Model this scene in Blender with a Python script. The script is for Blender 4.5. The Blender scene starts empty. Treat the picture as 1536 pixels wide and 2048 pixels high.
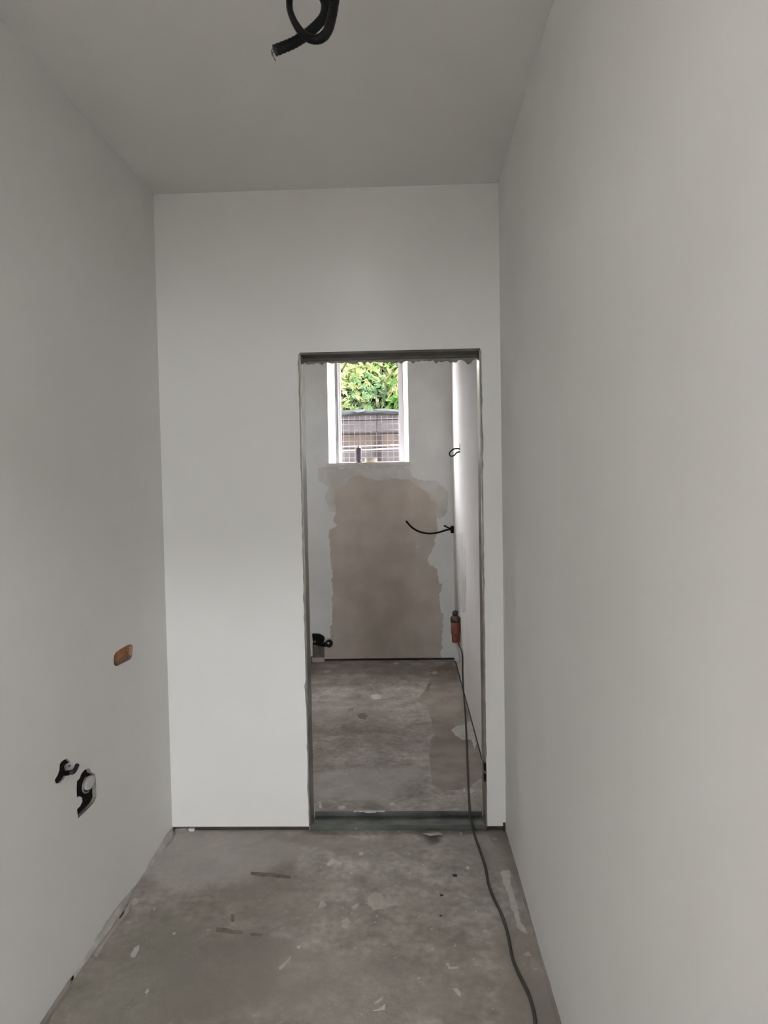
import bpy, bmesh, math, random
from mathutils import Vector, Matrix
random.seed(7)
scene = bpy.context.scene
C = scene.collection
PI = math.pi

# ------------------------------------------------------------------ camera
F = 1420.0                                   # focal length in pixels of the 1536 x 2048 frame
YAW, PITCH, ROLL, CAMZ = 0.0336, -0.0387, -0.0181, 1.5014
_f = Vector((-math.sin(YAW) * math.cos(PITCH), math.cos(YAW) * math.cos(PITCH), math.sin(PITCH)))
_r = _f.cross(Vector((0, 0, 1))).normalized()
_u = _r.cross(_f)
CR = _r * math.cos(ROLL) + _u * math.sin(ROLL)
CU = -_r * math.sin(ROLL) + _u * math.cos(ROLL)
EYE = Vector((0, 0, CAMZ))
cam_data = bpy.data.cameras.new('camera')
cam_data.sensor_fit = 'HORIZONTAL'
cam_data.sensor_width = 36.0
cam_data.lens = 36.0 * F / 1536.0
cam_data.clip_start = 0.02
cam = bpy.data.objects.new('camera', cam_data)
M = Matrix(((CR.x, CU.x, -_f.x), (CR.y, CU.y, -_f.y), (CR.z, CU.z, -_f.z)))
cam.matrix_world = Matrix.Translation(EYE) @ M.to_4x4()
C.objects.link(cam)
scene.camera = cam


def ray(px, py):
    return (_f + CR * ((px - 768) / F) + CU * ((1024 - py) / F))


def on_y(px, py, y):
    d = ray(px, py); return EYE + d * ((y - EYE.y) / d.y)


def on_x(px, py, x):
    d = ray(px, py); return EYE + d * ((x - EYE.x) / d.x)


def on_z(px, py, z=0.0):
    d = ray(px, py); return EYE + d * ((z - EYE.z) / d.z)


# ------------------------------------------------------------------ world, sun, large lights, exposure
world = bpy.data.worlds.new('overcast_sky')
scene.world = world
world.use_nodes = True
wn = world.node_tree.nodes
bg = wn['Background']
bg.inputs['Color'].default_value = (0.93, 0.96, 1.0, 1)
bg.inputs['Strength'].default_value = 55.0

sun_d = bpy.data.lights.new('sun', 'SUN')
sun_d.energy = 30.0
sun_d.angle = 0.06
sun_d.color = (1.0, 0.93, 0.8)
sun = bpy.data.objects.new('sun', sun_d)
sun.rotation_euler = Vector((-0.80, 0.22, -0.95)).to_track_quat('-Z', 'Y').to_euler()
sun.location = (6, 4, 9)
C.objects.link(sun)


def area(name, loc, direction, sx, sy, power, col, spread=PI):
    d = bpy.data.lights.new(name, 'AREA')
    d.shape = 'RECTANGLE'; d.size = sx; d.size_y = sy
    d.energy = power; d.color = col; d.spread = spread
    o = bpy.data.objects.new(name, d)
    o.location = loc
    o.rotation_euler = Vector(direction).to_track_quat('-Z', 'Z').to_euler()
    C.objects.link(o)
    return o


# lamp added in an invented high window to make the end wall's bright patch
area('added_high_window_lamp', (1.1, -5.98, 3.72), (-0.1, 1, -0.22), 1.0, 0.75, 33, (0.93, 0.96, 1.0))
# portals: where the sky enters (the small window, added unseen rooflight and openings)
RL = (-0.82, -0.08, -0.22, 0.21)              # unseen rooflight added for light, x0, x1, y0, y1
WW = ((-1.45, -1.06), (0.95, 1.42)); WZ = (0.05, 2.05)   # two unseen glazed openings added for light behind the camera: x0, x1 of each, sill and head
for nm, loc, di, sx, sy in (('window_portal', (-0.27, 6.21, 2.22), (0, -1, 0), 0.75, 1.05),
                            ('added_rooflight_portal', ((RL[0] + RL[1]) / 2, (RL[2] + RL[3]) / 2, 2.83), (0, 0, -1), RL[1] - RL[0], RL[3] - RL[2]),
                            ('added_opening_portal', ((WW[0][0] + WW[0][1]) / 2, -6.1, (WZ[0] + WZ[1]) / 2), (0, 1, 0), WW[0][1] - WW[0][0], WZ[1] - WZ[0]),
                            ('added_opening_portal', ((WW[1][0] + WW[1][1]) / 2, -6.1, (WZ[0] + WZ[1]) / 2), (0, 1, 0), WW[1][1] - WW[1][0], WZ[1] - WZ[0])):
    pl = area(nm, loc, di, sx, sy, 1, (1, 1, 1))
    pl.data.cycles.is_portal = True

vs = scene.view_settings
vs.view_transform = 'Standard'
vs.look = 'None'
vs.gamma = 1.0
vs.use_curve_mapping = False
vs.exposure = 0.3


# ------------------------------------------------------------------ materials
def mat(name, col, rough=0.8, metal=0.0, var=None, scale=6.0, bump=0.0, bscale=60.0, speck=None, detail=5.0, spec=0.5):
    """principled material; var = second colour mixed in by noise; speck = (colour, scale, threshold)"""
    m = bpy.data.materials.new(name); m.use_nodes = True
    nt = m.node_tree; N = nt.nodes; L = nt.links
    b = N['Principled BSDF']
    b.inputs['Roughness'].default_value = rough
    b.inputs['Metallic'].default_value = metal
    b.inputs['Specular IOR Level'].default_value = spec
    b.inputs['Base Color'].default_value = (*col, 1)
    tc = N.new('ShaderNodeTexCoord')
    src = None
    if var:
        n = N.new('ShaderNodeTexNoise'); n.inputs['Scale'].default_value = scale; n.inputs['Detail'].default_value = detail
        L.new(tc.outputs['Object'], n.inputs['Vector'])
        r = N.new('ShaderNodeValToRGB')
        r.color_ramp.elements[0].position = 0.36; r.color_ramp.elements[1].position = 0.64
        r.color_ramp.elements[0].color = (*col, 1); r.color_ramp.elements[1].color = (*var, 1)
        L.new(n.outputs['Fac'], r.inputs['Fac'])
        src = r.outputs['Color']
    if speck:
        for (sc, ss, th) in speck:
            n = N.new('ShaderNodeTexNoise'); n.inputs['Scale'].default_value = ss; n.inputs['Detail'].default_value = 3
            L.new(tc.outputs['Object'], n.inputs['Vector'])
            r = N.new('ShaderNodeMapRange'); r.inputs['From Min'].default_value = th; r.inputs['From Max'].default_value = th + 0.05
            L.new(n.outputs['Fac'], r.inputs['Value'])
            mx = N.new('ShaderNodeMix'); mx.data_type = 'RGBA'
            L.new(r.outputs['Result'], mx.inputs['Factor'])
            if src: L.new(src, mx.inputs['A'])
            else: mx.inputs['A'].default_value = (*col, 1)
            mx.inputs['B'].default_value = (*sc, 1)
            src = mx.outputs['Result']
    if src: L.new(src, b.inputs['Base Color'])
    if bump:
        n = N.new('ShaderNodeTexNoise'); n.inputs['Scale'].default_value = bscale; n.inputs['Detail'].default_value = 4
        L.new(tc.outputs['Object'], n.inputs['Vector'])
        bp = N.new('ShaderNodeBump'); bp.inputs['Strength'].default_value = bump; bp.inputs['Distance'].default_value = 0.01
        L.new(n.outputs['Fac'], bp.inputs['Height']); L.new(bp.outputs['Normal'], b.inputs['Normal'])
    return m


def leaf_mat(name, cols, scale):
    m = bpy.data.materials.new(name); m.use_nodes = True
    nt = m.node_tree; N = nt.nodes; L = nt.links
    N.remove(N['Principled BSDF'])
    tc = N.new('ShaderNodeTexCoord')
    n = N.new('ShaderNodeTexNoise'); n.inputs['Scale'].default_value = scale; n.inputs['Detail'].default_value = 2
    L.new(tc.outputs['Object'], n.inputs['Vector'])
    r = N.new('ShaderNodeValToRGB')
    r.color_ramp.elements[0].position = 0.33; r.color_ramp.elements[1].position = 0.67
    r.color_ramp.elements[0].color = (*cols[0], 1); r.color_ramp.elements[1].color = (*cols[2], 1)
    e = r.color_ramp.elements.new(0.5); e.color = (*cols[1], 1)
    L.new(n.outputs['Fac'], r.inputs['Fac'])
    d = N.new('ShaderNodeBsdfDiffuse'); t = N.new('ShaderNodeBsdfTranslucent'); mx = N.new('ShaderNodeMixShader')
    mx.inputs['Fac'].default_value = 0.42
    L.new(r.outputs['Color'], d.inputs['Color']); L.new(r.outputs['Color'], t.inputs['Color'])
    L.new(d.outputs['BSDF'], mx.inputs[1]); L.new(t.outputs['BSDF'], mx.inputs[2])
    L.new(mx.outputs['Shader'], N['Material Output'].inputs['Surface'])
    return m


def glass_mat(name):
    m = bpy.data.materials.new(name); m.use_nodes = True
    nt = m.node_tree; N = nt.nodes; L = nt.links
    N.remove(N['Principled BSDF'])
    t = N.new('ShaderNodeBsdfTransparent'); g = N.new('ShaderNodeBsdfGlossy'); g.inputs['Roughness'].default_value = 0.02
    fr = N.new('ShaderNodeFresnel'); mx = N.new('ShaderNodeMixShader')
    L.new(fr.outputs['Fac'], mx.inputs['Fac']); L.new(t.outputs['BSDF'], mx.inputs[1]); L.new(g.outputs['BSDF'], mx.inputs[2])
    L.new(mx.outputs['Shader'], N['Material Output'].inputs['Surface'])
    return m


MT = {}
MT['wall'] = mat('white_painted_plaster', (0.81, 0.795, 0.765), 0.75, var=(0.84, 0.825, 0.80), scale=2.2, bump=0.04, bscale=35)
MT['skim'] = mat('grey_skim_plaster', (0.72, 0.715, 0.69), 0.85, var=(0.79, 0.785, 0.77), scale=4, bump=0.05, bscale=30)
MT['pinkskim'] = mat('pink_skim_plaster', (0.78, 0.72, 0.695), 0.85, var=(0.80, 0.765, 0.75), scale=3, bump=0.05, bscale=30)
MT['bare'] = mat('bare_plasterboard', (0.4752, 0.4147, 0.3614), 0.9, var=(0.5702, 0.4997, 0.4435), scale=5, bump=0.03, speck=[((0.6653, 0.6019, 0.5544), 18, 0.70)])
MT['thinskim'] = mat('thin_beige_skim', (0.56, 0.525, 0.48), 0.9, var=(0.68, 0.66, 0.63), scale=6, bump=0.04, detail=8)
MT['bareside'] = mat('bare_grey_board', (0.5520, 0.5400, 0.5160), 0.9, var=(0.6720, 0.6540, 0.6300), scale=9)
MT['floordark'] = mat('damp_concrete', (0.2070, 0.1691, 0.1372), 0.8, var=(0.3016, 0.2578, 0.2200), scale=6, bump=0.15, bscale=90, detail=10,
                      speck=[((0.4731, 0.4317, 0.3962), 40, 0.70)])
MT['floormid'] = mat('worn_concrete', (0.2322, 0.2043, 0.1775), 0.85, var=(0.3251, 0.2910, 0.2580), scale=4, bump=0.15, bscale=90, detail=10,
                     speck=[((0.4541, 0.4231, 0.3922), 50, 0.71)])
MT['floorpale'] = mat('dusty_concrete', (0.36, 0.322, 0.288), 0.9, var=(0.43, 0.393, 0.36), scale=4, bump=0.12, bscale=90, detail=10)
MT['splat'] = mat('dried_plaster', (0.4492, 0.4177, 0.3863), 0.9, var=(0.5390, 0.5075, 0.4762), scale=25, bump=0.2, bscale=80)
MT['splatdim'] = mat('trodden_plaster', (0.3818, 0.3354, 0.2941), 0.9, var=(0.4438, 0.3973, 0.3560), scale=20)
MT['scuff'] = mat('brown_scuff', (0.1426, 0.1140, 0.0907), 0.9, var=(0.2074, 0.1728, 0.1426), scale=30)
MT['galv'] = mat('galvanised_steel', (0.20, 0.19, 0.175), 0.30, 0.9, var=(0.30, 0.285, 0.265), scale=14, bump=0.05)
MT['galvdark'] = mat('dull_dark_steel', (0.085, 0.078, 0.068), 0.7, 0.2, var=(0.14, 0.13, 0.115), scale=12, bump=0.05)
MT['track'] = mat('dark_steel_track', (0.065, 0.072, 0.064), 0.75, 0.0, var=(0.115, 0.122, 0.11), scale=10, bump=0.05,
                  speck=[((0.34, 0.33, 0.31), 22, 0.70)])
MT['gap'] = mat('dark_timber', (0.035, 0.028, 0.022), 0.9, var=(0.06, 0.05, 0.04), scale=20)
MT['black'] = mat('black_plastic', (0.006, 0.006, 0.006), 0.4, var=(0.010, 0.010, 0.010), scale=20, spec=0.18)
MT['blackmatt'] = mat('matt_black_plastic', (0.007, 0.006, 0.005), 0.8, var=(0.012, 0.010, 0.009), scale=20, spec=0.15)
MT['bluecable'] = mat('dark_blue_cable', (0.0050, 0.0045, 0.0110), 0.5, var=(0.0075, 0.0070, 0.0150), scale=20)
MT['cord'] = mat('dark_grey_rubber', (0.040, 0.036, 0.029), 0.7, var=(0.058, 0.052, 0.043), scale=15, spec=0.2)
MT['brick'] = mat('orange_brick', (0.2860, 0.1105, 0.0390), 0.9, var=(0.4680, 0.1950, 0.0780), scale=30, bump=0.3, bscale=90)
MT['rubble'] = mat('brown_mortar', (0.30, 0.185, 0.12), 0.9, var=(0.21, 0.125, 0.08), scale=35, bump=0.3)
MT['reveal'] = mat('cut_plaster_edge', (0.22, 0.205, 0.185), 0.9, var=(0.30, 0.28, 0.255), scale=40)
MT['foot'] = mat('dusty_mortar', (0.40, 0.375, 0.345), 0.9, var=(0.52, 0.495, 0.465), scale=18, bump=0.3)
MT['lip'] = mat('backlit_dark_plaster_lip', (0.20, 0.185, 0.165), 0.9, var=(0.30, 0.28, 0.25), scale=30)  # dark silhouette against the bright room beyond, put into the plaster colour
MT['orange'] = mat('red_orange_plastic', (0.185, 0.050, 0.028), 0.6, var=(0.23, 0.068, 0.040), scale=12)
MT['browncap'] = mat('dark_brown_plastic', (0.0385, 0.0231, 0.0182), 0.45, var=(0.0550, 0.0358, 0.0275), scale=15)
MT['upvc'] = mat('white_window_plastic', (0.80, 0.77, 0.79), 0.35, var=(0.77, 0.74, 0.76), scale=3)
MT['seal'] = mat('grey_rubber_seal', (0.10, 0.09, 0.09), 0.6, var=(0.14, 0.13, 0.13), scale=10)
MT['sill'] = mat('cream_plaster_sill', (0.66, 0.61, 0.55), 0.9, var=(0.74, 0.70, 0.66), scale=16, bump=0.3, bscale=40)
MT['whitewire'] = mat('white_coated_wire', (0.1792, 0.1702, 0.1747), 0.5, var=(0.1658, 0.1568, 0.1613), scale=10, spec=0.03)
MT['stay'] = mat('grey_metal_stay', (0.0020, 0.0020, 0.0018), 0.8, 0.0, var=(0.0028, 0.0028, 0.0026), scale=10, spec=0.03)
MT['can'] = mat('grey_can_paint', (0.1200, 0.1020, 0.1200), 0.35, 0.3, var=(0.1440, 0.1260, 0.1440), scale=8, spec=0.03)
MT['candark'] = mat('dark_can_cap', (0.05, 0.035, 0.035), 0.5, var=(0.07, 0.05, 0.05), scale=10)
MT['tape'] = mat('cream_masking_tape', (0.66, 0.57, 0.45), 0.8, var=(0.60, 0.51, 0.40), scale=20)
MT['card'] = mat('brown_cardboard', (0.32, 0.22, 0.14), 0.9, var=(0.27, 0.18, 0.11), scale=20)
MT['fence_grey'] = mat('weathered_grey_timber', (0.0107, 0.0089, 0.0092), 0.85, var=(0.0140, 0.0122, 0.0125), scale=9, bump=0.2, bscale=25, spec=0.03)
MT['fence_brown'] = mat('brown_timber', (0.0107, 0.0077, 0.0067), 0.85, var=(0.0147, 0.0114, 0.0095), scale=8, bump=0.2, bscale=25, spec=0.03)
MT['fence_dark'] = mat('dark_timber_post', (0.0048, 0.0038, 0.0035), 0.85, var=(0.0070, 0.0054, 0.0051), scale=8, bump=0.2, spec=0.03)
MT['sheet'] = mat('dark_grey_sheeting', (0.0051, 0.0056, 0.0056), 0.7, var=(0.0073, 0.0078, 0.0078), scale=6, bump=0.3, bscale=20, spec=0.03)
MT['sheetpale'] = mat('torn_pale_film', (0.0176, 0.0185, 0.0176), 0.5, var=(0.0216, 0.0223, 0.0211), scale=10, spec=0.03)
MT['soil'] = mat('garden_soil', (0.10, 0.08, 0.06), 0.95, var=(0.14, 0.12, 0.08), scale=5, bump=0.4, spec=0.03)
MT['bounce_patio'] = mat('pale_bounce_paving', (0.6500, 0.6240, 0.5850), 0.9, var=(0.7540, 0.7280, 0.6890), scale=3, bump=0.1)  # unseen paving, added and kept pale to bounce light onto the ceiling
MT['render'] = mat('grey_wall_render', (0.45, 0.44, 0.42), 0.9, var=(0.5, 0.49, 0.47), scale=3, bump=0.2)
MT['bark'] = mat('brown_bark', (0.06, 0.045, 0.03), 0.95, var=(0.09, 0.07, 0.05), scale=20, bump=0.4, spec=0.03)
MT['leafyellow'] = leaf_mat('yellow_green_leaf', [(0.0288, 0.0405, 0.0126), (0.0495, 0.0558, 0.0234), (0.0765, 0.0738, 0.0414)], 5)
MT['leaflime'] = leaf_mat('lime_leaf', [(0.0168, 0.0374, 0.0084), (0.0281, 0.0524, 0.0122), (0.0467, 0.0673, 0.0243)], 5)
MT['leafgreen'] = leaf_mat('mid_green_leaf', [(0.014, 0.026, 0.010), (0.024, 0.040, 0.018), (0.042, 0.058, 0.030)], 6)
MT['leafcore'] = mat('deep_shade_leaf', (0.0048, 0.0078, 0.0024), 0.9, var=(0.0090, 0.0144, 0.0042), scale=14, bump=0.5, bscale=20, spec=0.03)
MT['glass'] = glass_mat('clear_glass')
MT['copper'] = mat('bare_copper_wire', (0.10, 0.09, 0.085), 0.4, 0.6, var=(0.14, 0.12, 0.11), scale=10)
MT['whiteplastic'] = mat('white_plastic', (0.62, 0.61, 0.59), 0.5, var=(0.56, 0.55, 0.53), scale=10)
MT['stone'] = mat('dark_grit', (0.03, 0.026, 0.022), 0.9, var=(0.05, 0.045, 0.04), scale=40)
MT['recess'] = mat('brown_recess_timber', (0.13, 0.105, 0.08), 0.9, var=(0.19, 0.16, 0.13), scale=25, bump=0.3)


# ------------------------------------------------------------------ mesh helpers
class MB:
    def __init__(s): s.v = []; s.f = []

    def add(s, vs, fs):
        o = len(s.v); s.v.extend([tuple(v) for v in vs]); s.f.extend([tuple(i + o for i in f) for f in fs]); return s

    def box(s, x0, x1, y0, y1, z0, z1):
        return s.add([(x0, y0, z0), (x1, y0, z0), (x1, y1, z0), (x0, y1, z0), (x0, y0, z1), (x1, y0, z1), (x1, y1, z1), (x0, y1, z1)],
                     [(0, 3, 2, 1), (4, 5, 6, 7), (0, 1, 5, 4), (1, 2, 6, 5), (2, 3, 7, 6), (3, 0, 4, 7)])

    def bar(s, a, b, w, h, up=(0, 0, 1)):
        a = Vector(a); b = Vector(b); d = (b - a).normalized(); up = Vector(up)
        x = d.cross(up).normalized() * w / 2; y = x.cross(d).normalized() * h / 2
        p = [q + i * x + j * y for q in (a, b) for (i, j) in ((-1, -1), (1, -1), (1, 1), (-1, 1))]
        return s.add(p, [(0, 1, 2, 3), (7, 6, 5, 4), (0, 4, 5, 1), (1, 5, 6, 2), (2, 6, 7, 3), (3, 7, 4, 0)])

    def tube(s, pts, rad, n=10, cap=True):
        """rad: number or function of (arc length, total length)"""
        pts = [Vector(p) for p in pts]
        L = [0]
        for i in range(1, len(pts)): L.append(L[-1] + (pts[i] - pts[i - 1]).length)
        t0 = (pts[1] - pts[0]).normalized()
        a = Vector((0, 0, 1)) if abs(t0.z) < 0.9 else Vector((1, 0, 0))
        nrm = t0.cross(a).normalized()
        vs = []; m = len(pts)
        for i, p in enumerate(pts):
            t = (pts[min(i + 1, m - 1)] - pts[max(i - 1, 0)]).normalized()
            nrm = (nrm - t * nrm.dot(t)).normalized(); bn = t.cross(nrm)
            r = rad(L[i], L[-1]) if callable(rad) else rad
            for k in range(n):
                an = 2 * PI * k / n
                vs.append(p + nrm * (r * math.cos(an)) + bn * (r * math.sin(an)))
        fs = [(i * n + k, i * n + (k + 1) % n, (i + 1) * n + (k + 1) % n, (i + 1) * n + k) for i in range(m - 1) for k in range(n)]
        if cap: fs += [tuple(range(n - 1, -1, -1)), tuple(range((m - 1) * n, m * n))]
        return s.add(vs, fs)

    def lathe(s, base, prof, n=20, axis=(0, 0, 1)):
        """prof: (radius, height) pairs along axis"""
        base = Vector(base); ax = Vector(axis).normalized()
        a = Vector((1, 0, 0)) if abs(ax.x) < 0.9 else Vector((0, 1, 0))
        u = ax.cross(a).normalized(); w = ax.cross(u)
        vs = [base + ax * h + u * (r * math.cos(2 * PI * k / n)) + w * (r * math.sin(2 * PI * k / n)) for (r, h) in prof for k in range(n)]
        m = len(prof)
        fs = [(i * n + k, i * n + (k + 1) % n, (i + 1) * n + (k + 1) % n, (i + 1) * n + k) for i in range(m - 1) for k in range(n)]
        fs += [tuple(range(n - 1, -1, -1)), tuple(range((m - 1) * n, m * n))]
        return s.add(vs, fs)

    def prism(s, poly, off):
        """poly: list of 3-D points, extruded by off"""
        off = Vector(off); n = len(poly); p = [Vector(q) for q in poly]
        return s.add(p + [q + off for q in p], [tuple(range(n)), tuple(range(2 * n - 1, n - 1, -1))] + [(i, i + n, (i + 1) % n + n, (i + 1) % n) for i in range(n)])

    def build(s, name, m, parent=None, smooth=False, origin=None, bevel=0.0):
        me = bpy.data.meshes.new(name)
        o_ = Vector(origin) if origin is not None else Vector((0, 0, 0))
        me.from_pydata([tuple(Vector(v) - o_) for v in s.v], [], s.f)
        bm = bmesh.new(); bm.from_mesh(me)
        bmesh.ops.recalc_face_normals(bm, faces=bm.faces)
        if bevel:
            bmesh.ops.bevel(bm, geom=[e for e in bm.edges if e.calc_face_angle(0) > 0.6], offset=bevel, segments=2, affect='EDGES', profile=0.5)
        bm.to_mesh(me); bm.free()
        if smooth:
            for p in me.polygons: p.use_smooth = len(p.vertices) <= 4
        me.materials.append(MT[m])
        ob = bpy.data.objects.new(name, me); ob.location = o_
        C.objects.link(ob)
        if parent:
            ob.parent = parent
            ob.matrix_parent_inverse = Matrix.Translation(parent.location).inverted()
        return ob


def tag(o, label, cat, group=None, kind=None):
    o['label'] = label; o['category'] = cat
    if group: o['group'] = group
    if kind: o['kind'] = kind
    return o


def thing(name, loc, label, cat, group=None, kind=None):
    o = bpy.data.objects.new(name, None); o.location = loc; o.empty_display_size = 0.05
    C.objects.link(o)
    return tag(o, label, cat, group, kind)


def smooth(pts, n=8):
    """Catmull-Rom through pts"""
    P = [Vector(p) for p in pts]; P = [P[0] * 2 - P[1]] + P + [P[-1] * 2 - P[-2]]
    out = []
    for i in range(1, len(P) - 2):
        a, b, c, d = P[i - 1:i + 3]
        for k in range(n):
            t = k / n
            out.append(0.5 * ((2 * b) + (c - a) * t + (2 * a - 5 * b + 4 * c - d) * t * t + (3 * b - a - 3 * c + d) * t ** 3))
    out.append(P[-2])
    return out


def ragged(pts, step, jit, seed=1):
    """subdivide a closed outline and jitter it (in the plane of the outline)"""
    rnd = random.Random(seed); P = [Vector(p) for p in pts]; out = []
    nrm = Vector((0, 0, 0))
    for i in range(len(P)): nrm += P[i].cross(P[(i + 1) % len(P)])
    nrm = sum(((P[i] - P[0]).cross(P[i + 1] - P[0]) for i in range(1, len(P) - 1)), Vector((0, 0, 0))).normalized()
    for i in range(len(P)):
        a = P[i]; b = P[(i + 1) % len(P)]; n = max(1, int((b - a).length / step)); side = (b - a).normalized().cross(nrm)
        out.append(a)
        for k in range(1, n): out.append(a.lerp(b, k / n) + side * rnd.uniform(-jit, jit))
    return out


# ------------------------------------------------------------------ dimensions
D = 3.022; DT = 0.10            # end wall of the small room and its thickness
WL, WR = -1.0543, 0.3995
DL, DR, DH = -0.4478, 0.3144, 2.06
ZC = 2.7465
YB = 6.0; WRB = 0.3808
GAP = 0.020
YR = -0.28                      # unseen wall and doorway invented behind the camera
ST = 'structure'

# floor slab
def floor_mat():
    m = mat('concrete_floor', (0.275, 0.24, 0.208), 0.85, var=(0.385, 0.345, 0.31), scale=2.4, bump=0.22, bscale=90, detail=14,
            speck=[((0.47, 0.44, 0.41), 28, 0.675), ((0.54, 0.51, 0.48), 62, 0.685), ((0.16, 0.14, 0.12), 75, 0.72)])
    nt = m.node_tree; N = nt.nodes; L = nt.links; b = N['Principled BSDF']
    src = b.inputs['Base Color'].links[0].from_socket
    tc = next(n for n in N if n.type == 'TEX_COORD')
    # mottling at two scales multiplied over the base
    for (sc, lo, hi, det) in ((9.0, 0.74, 1.20, 6), (34.0, 0.80, 1.15, 5)):
        n = N.new('ShaderNodeTexNoise'); n.inputs['Scale'].default_value = sc; n.inputs['Detail'].default_value = det
        L.new(tc.outputs['Object'], n.inputs['Vector'])
        r = N.new('ShaderNodeMapRange'); r.inputs['From Min'].default_value = 0.32; r.inputs['From Max'].default_value = 0.68
        r.inputs['To Min'].default_value = lo; r.inputs['To Max'].default_value = hi
        L.new(n.outputs['Fac'], r.inputs['Value'])
        mx = N.new('ShaderNodeMix'); mx.data_type = 'RGBA'; mx.blend_type = 'MULTIPLY'; mx.inputs['Factor'].default_value = 1
        L.new(src, mx.inputs['A']); L.new(r.outputs['Result'], mx.inputs['B']); src = mx.outputs['Result']
    # stains and dust with soft ragged edges: pixel centre, radii in metres, colour, strength
    dn = N.new('ShaderNodeTexNoise'); dn.inputs['Scale'].default_value = 4.5; dn.inputs['Detail'].default_value = 6
    L.new(tc.outputs['Object'], dn.inputs['Vector'])
    off = N.new('ShaderNodeVectorMath'); off.operation = 'MULTIPLY_ADD'
    L.new(dn.outputs['Color'], off.inputs[0]); off.inputs[1].default_value = (0.5, 0.5, 0); off.inputs[2].default_value = (-0.25, -0.25, 0)
    ad = N.new('ShaderNodeVectorMath'); ad.operation = 'ADD'
    L.new(tc.outputs['Object'], ad.inputs[0]); L.new(off.outputs['Vector'], ad.inputs[1])
    for (px, py, rx, ry, col, st) in ((430, 1700, 0.42, 0.30, (0.516, 0.482, 0.447), 0.6), (440, 1960, 0.28, 0.26, (0.206, 0.185, 0.159), 0.75), (250, 1960, 0.2, 0.35, (0.232, 0.215, 0.181), 0.6),
                                      (650, 1980, 0.5, 0.2, (0.249, 0.219, 0.189), 0.55), (560, 1790, 0.16, 0.2, (0.241, 0.211, 0.181), 0.5), (980, 1690, 0.14, 0.3, (0.241, 0.211, 0.181), 0.6),
                                      (1075, 1990, 0.1, 0.4, (0.232, 0.202, 0.172), 0.7), (680, 1690, 0.35, 0.08, (0.232, 0.198, 0.163), 0.6), (740, 1340, 0.9, 0.16, (0.232, 0.206, 0.181), 0.5),
                                      (720, 1560, 0.3, 0.25, (0.430, 0.396, 0.370), 0.55), (700, 1420, 0.3, 0.3, (0.258, 0.228, 0.202), 0.4)):
        c = on_z(px, py, 0)
        su = N.new('ShaderNodeVectorMath'); su.operation = 'SUBTRACT'; L.new(ad.outputs['Vector'], su.inputs[0]); su.inputs[1].default_value = (c.x, c.y, 0)
        dv = N.new('ShaderNodeVectorMath'); dv.operation = 'MULTIPLY'; L.new(su.outputs['Vector'], dv.inputs[0]); dv.inputs[1].default_value = (1 / rx, 1 / ry, 0)
        ln = N.new('ShaderNodeVectorMath'); ln.operation = 'LENGTH'; L.new(dv.outputs['Vector'], ln.inputs[0])
        mr = N.new('ShaderNodeMapRange'); mr.inputs['From Min'].default_value = 1.15; mr.inputs['From Max'].default_value = 0.7; mr.inputs['To Max'].default_value = st
        L.new(ln.outputs['Value'], mr.inputs['Value'])
        mx = N.new('ShaderNodeMix'); mx.data_type = 'RGBA'
        L.new(mr.outputs['Result'], mx.inputs['Factor']); L.new(src, mx.inputs['A']); mx.inputs['B'].default_value = (*col, 1); src = mx.outputs['Result']
    L.new(src, b.inputs['Base Color'])
    return m


MT['floor'] = floor_mat()
fl = MB().box(-3.2, 3.4, -6.0, YB + 0.22, -0.12, 0).build('floor', 'floor')
tag(fl, 'bare concrete floor with plaster dust and stains', 'floor', kind=ST)

# ceilings
cm = MB()
cx0, cx1, cy0, cy1 = WL - 0.12, WR + 0.12, YR, D + DT
cm.box(cx0, RL[0], cy0, cy1, ZC, ZC + 0.1).box(RL[1], cx1, cy0, cy1, ZC, ZC + 0.1).box(RL[0], RL[1], cy0, RL[2], ZC, ZC + 0.1).box(RL[0], RL[1], RL[3], cy1, ZC, ZC + 0.1)
tag(cm.build('ceiling', 'wall'), 'plain white plastered ceiling above the door wall', 'ceiling', kind=ST)
tag(MB().box(WL - 0.12, WR + 0.12, D + DT, YB + 0.22, 2.80, 2.90).build('ceiling', 'wall'), 'white ceiling of the room beyond the doorway', 'ceiling', kind=ST)
tag(MB().box(-3.2, 3.4, -6.2, YR, 4.25, 4.35).build('ceiling', 'wall'), 'white ceiling of the invented tall room behind the viewer', 'ceiling', kind=ST)  # belongs to the unseen room invented for the light


# ---- left wall with holes cut for the boxes
def zoom_pts(pts, ox, oy, sc):
    return [(ox + x / sc, oy + y / sc) for x, y in pts]


wl_bm = MB().box(WL - 0.12, WL, YR, D + DT, 0.0, ZC)
wall_left = wl_bm.build('wall_left', 'wall')
wall_left.data.materials.append(MT['reveal']); wall_left.data.materials.append(MT['rubble'])
socket_px = zoom_pts([(690, 930), (760, 850), (800, 740), (880, 640), (960, 605), (1020, 600), (1050, 690), (1150, 740), (1180, 900), (1190, 1330), (1130, 1470),
                      (1010, 1600), (900, 1710), (790, 1810), (720, 1880), (690, 1650), (770, 1570), (830, 1450), (820, 1350), (760, 1310), (690, 1350), (680, 1150)], 100, 1490, 12.8)
stub_px = zoom_pts([(430, 345), (520, 440), (440, 490), (410, 560), (430, 630), (520, 650), (570, 730), (480, 785), (400, 790), (340, 890), (250, 980), (150, 990), (120, 900),
                    (200, 760), (240, 640), (250, 490), (310, 410)], 100, 1490, 12.8)
brick_px = zoom_pts([(430, 800), (480, 690), (600, 600), (740, 520), (880, 450), (970, 440), (1010, 500), (1000, 640), (990, 800), (930, 900), (800, 970), (640, 1050), (520, 1110),
                     (450, 1090), (415, 980)], 200, 1260, 15.36)


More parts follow.
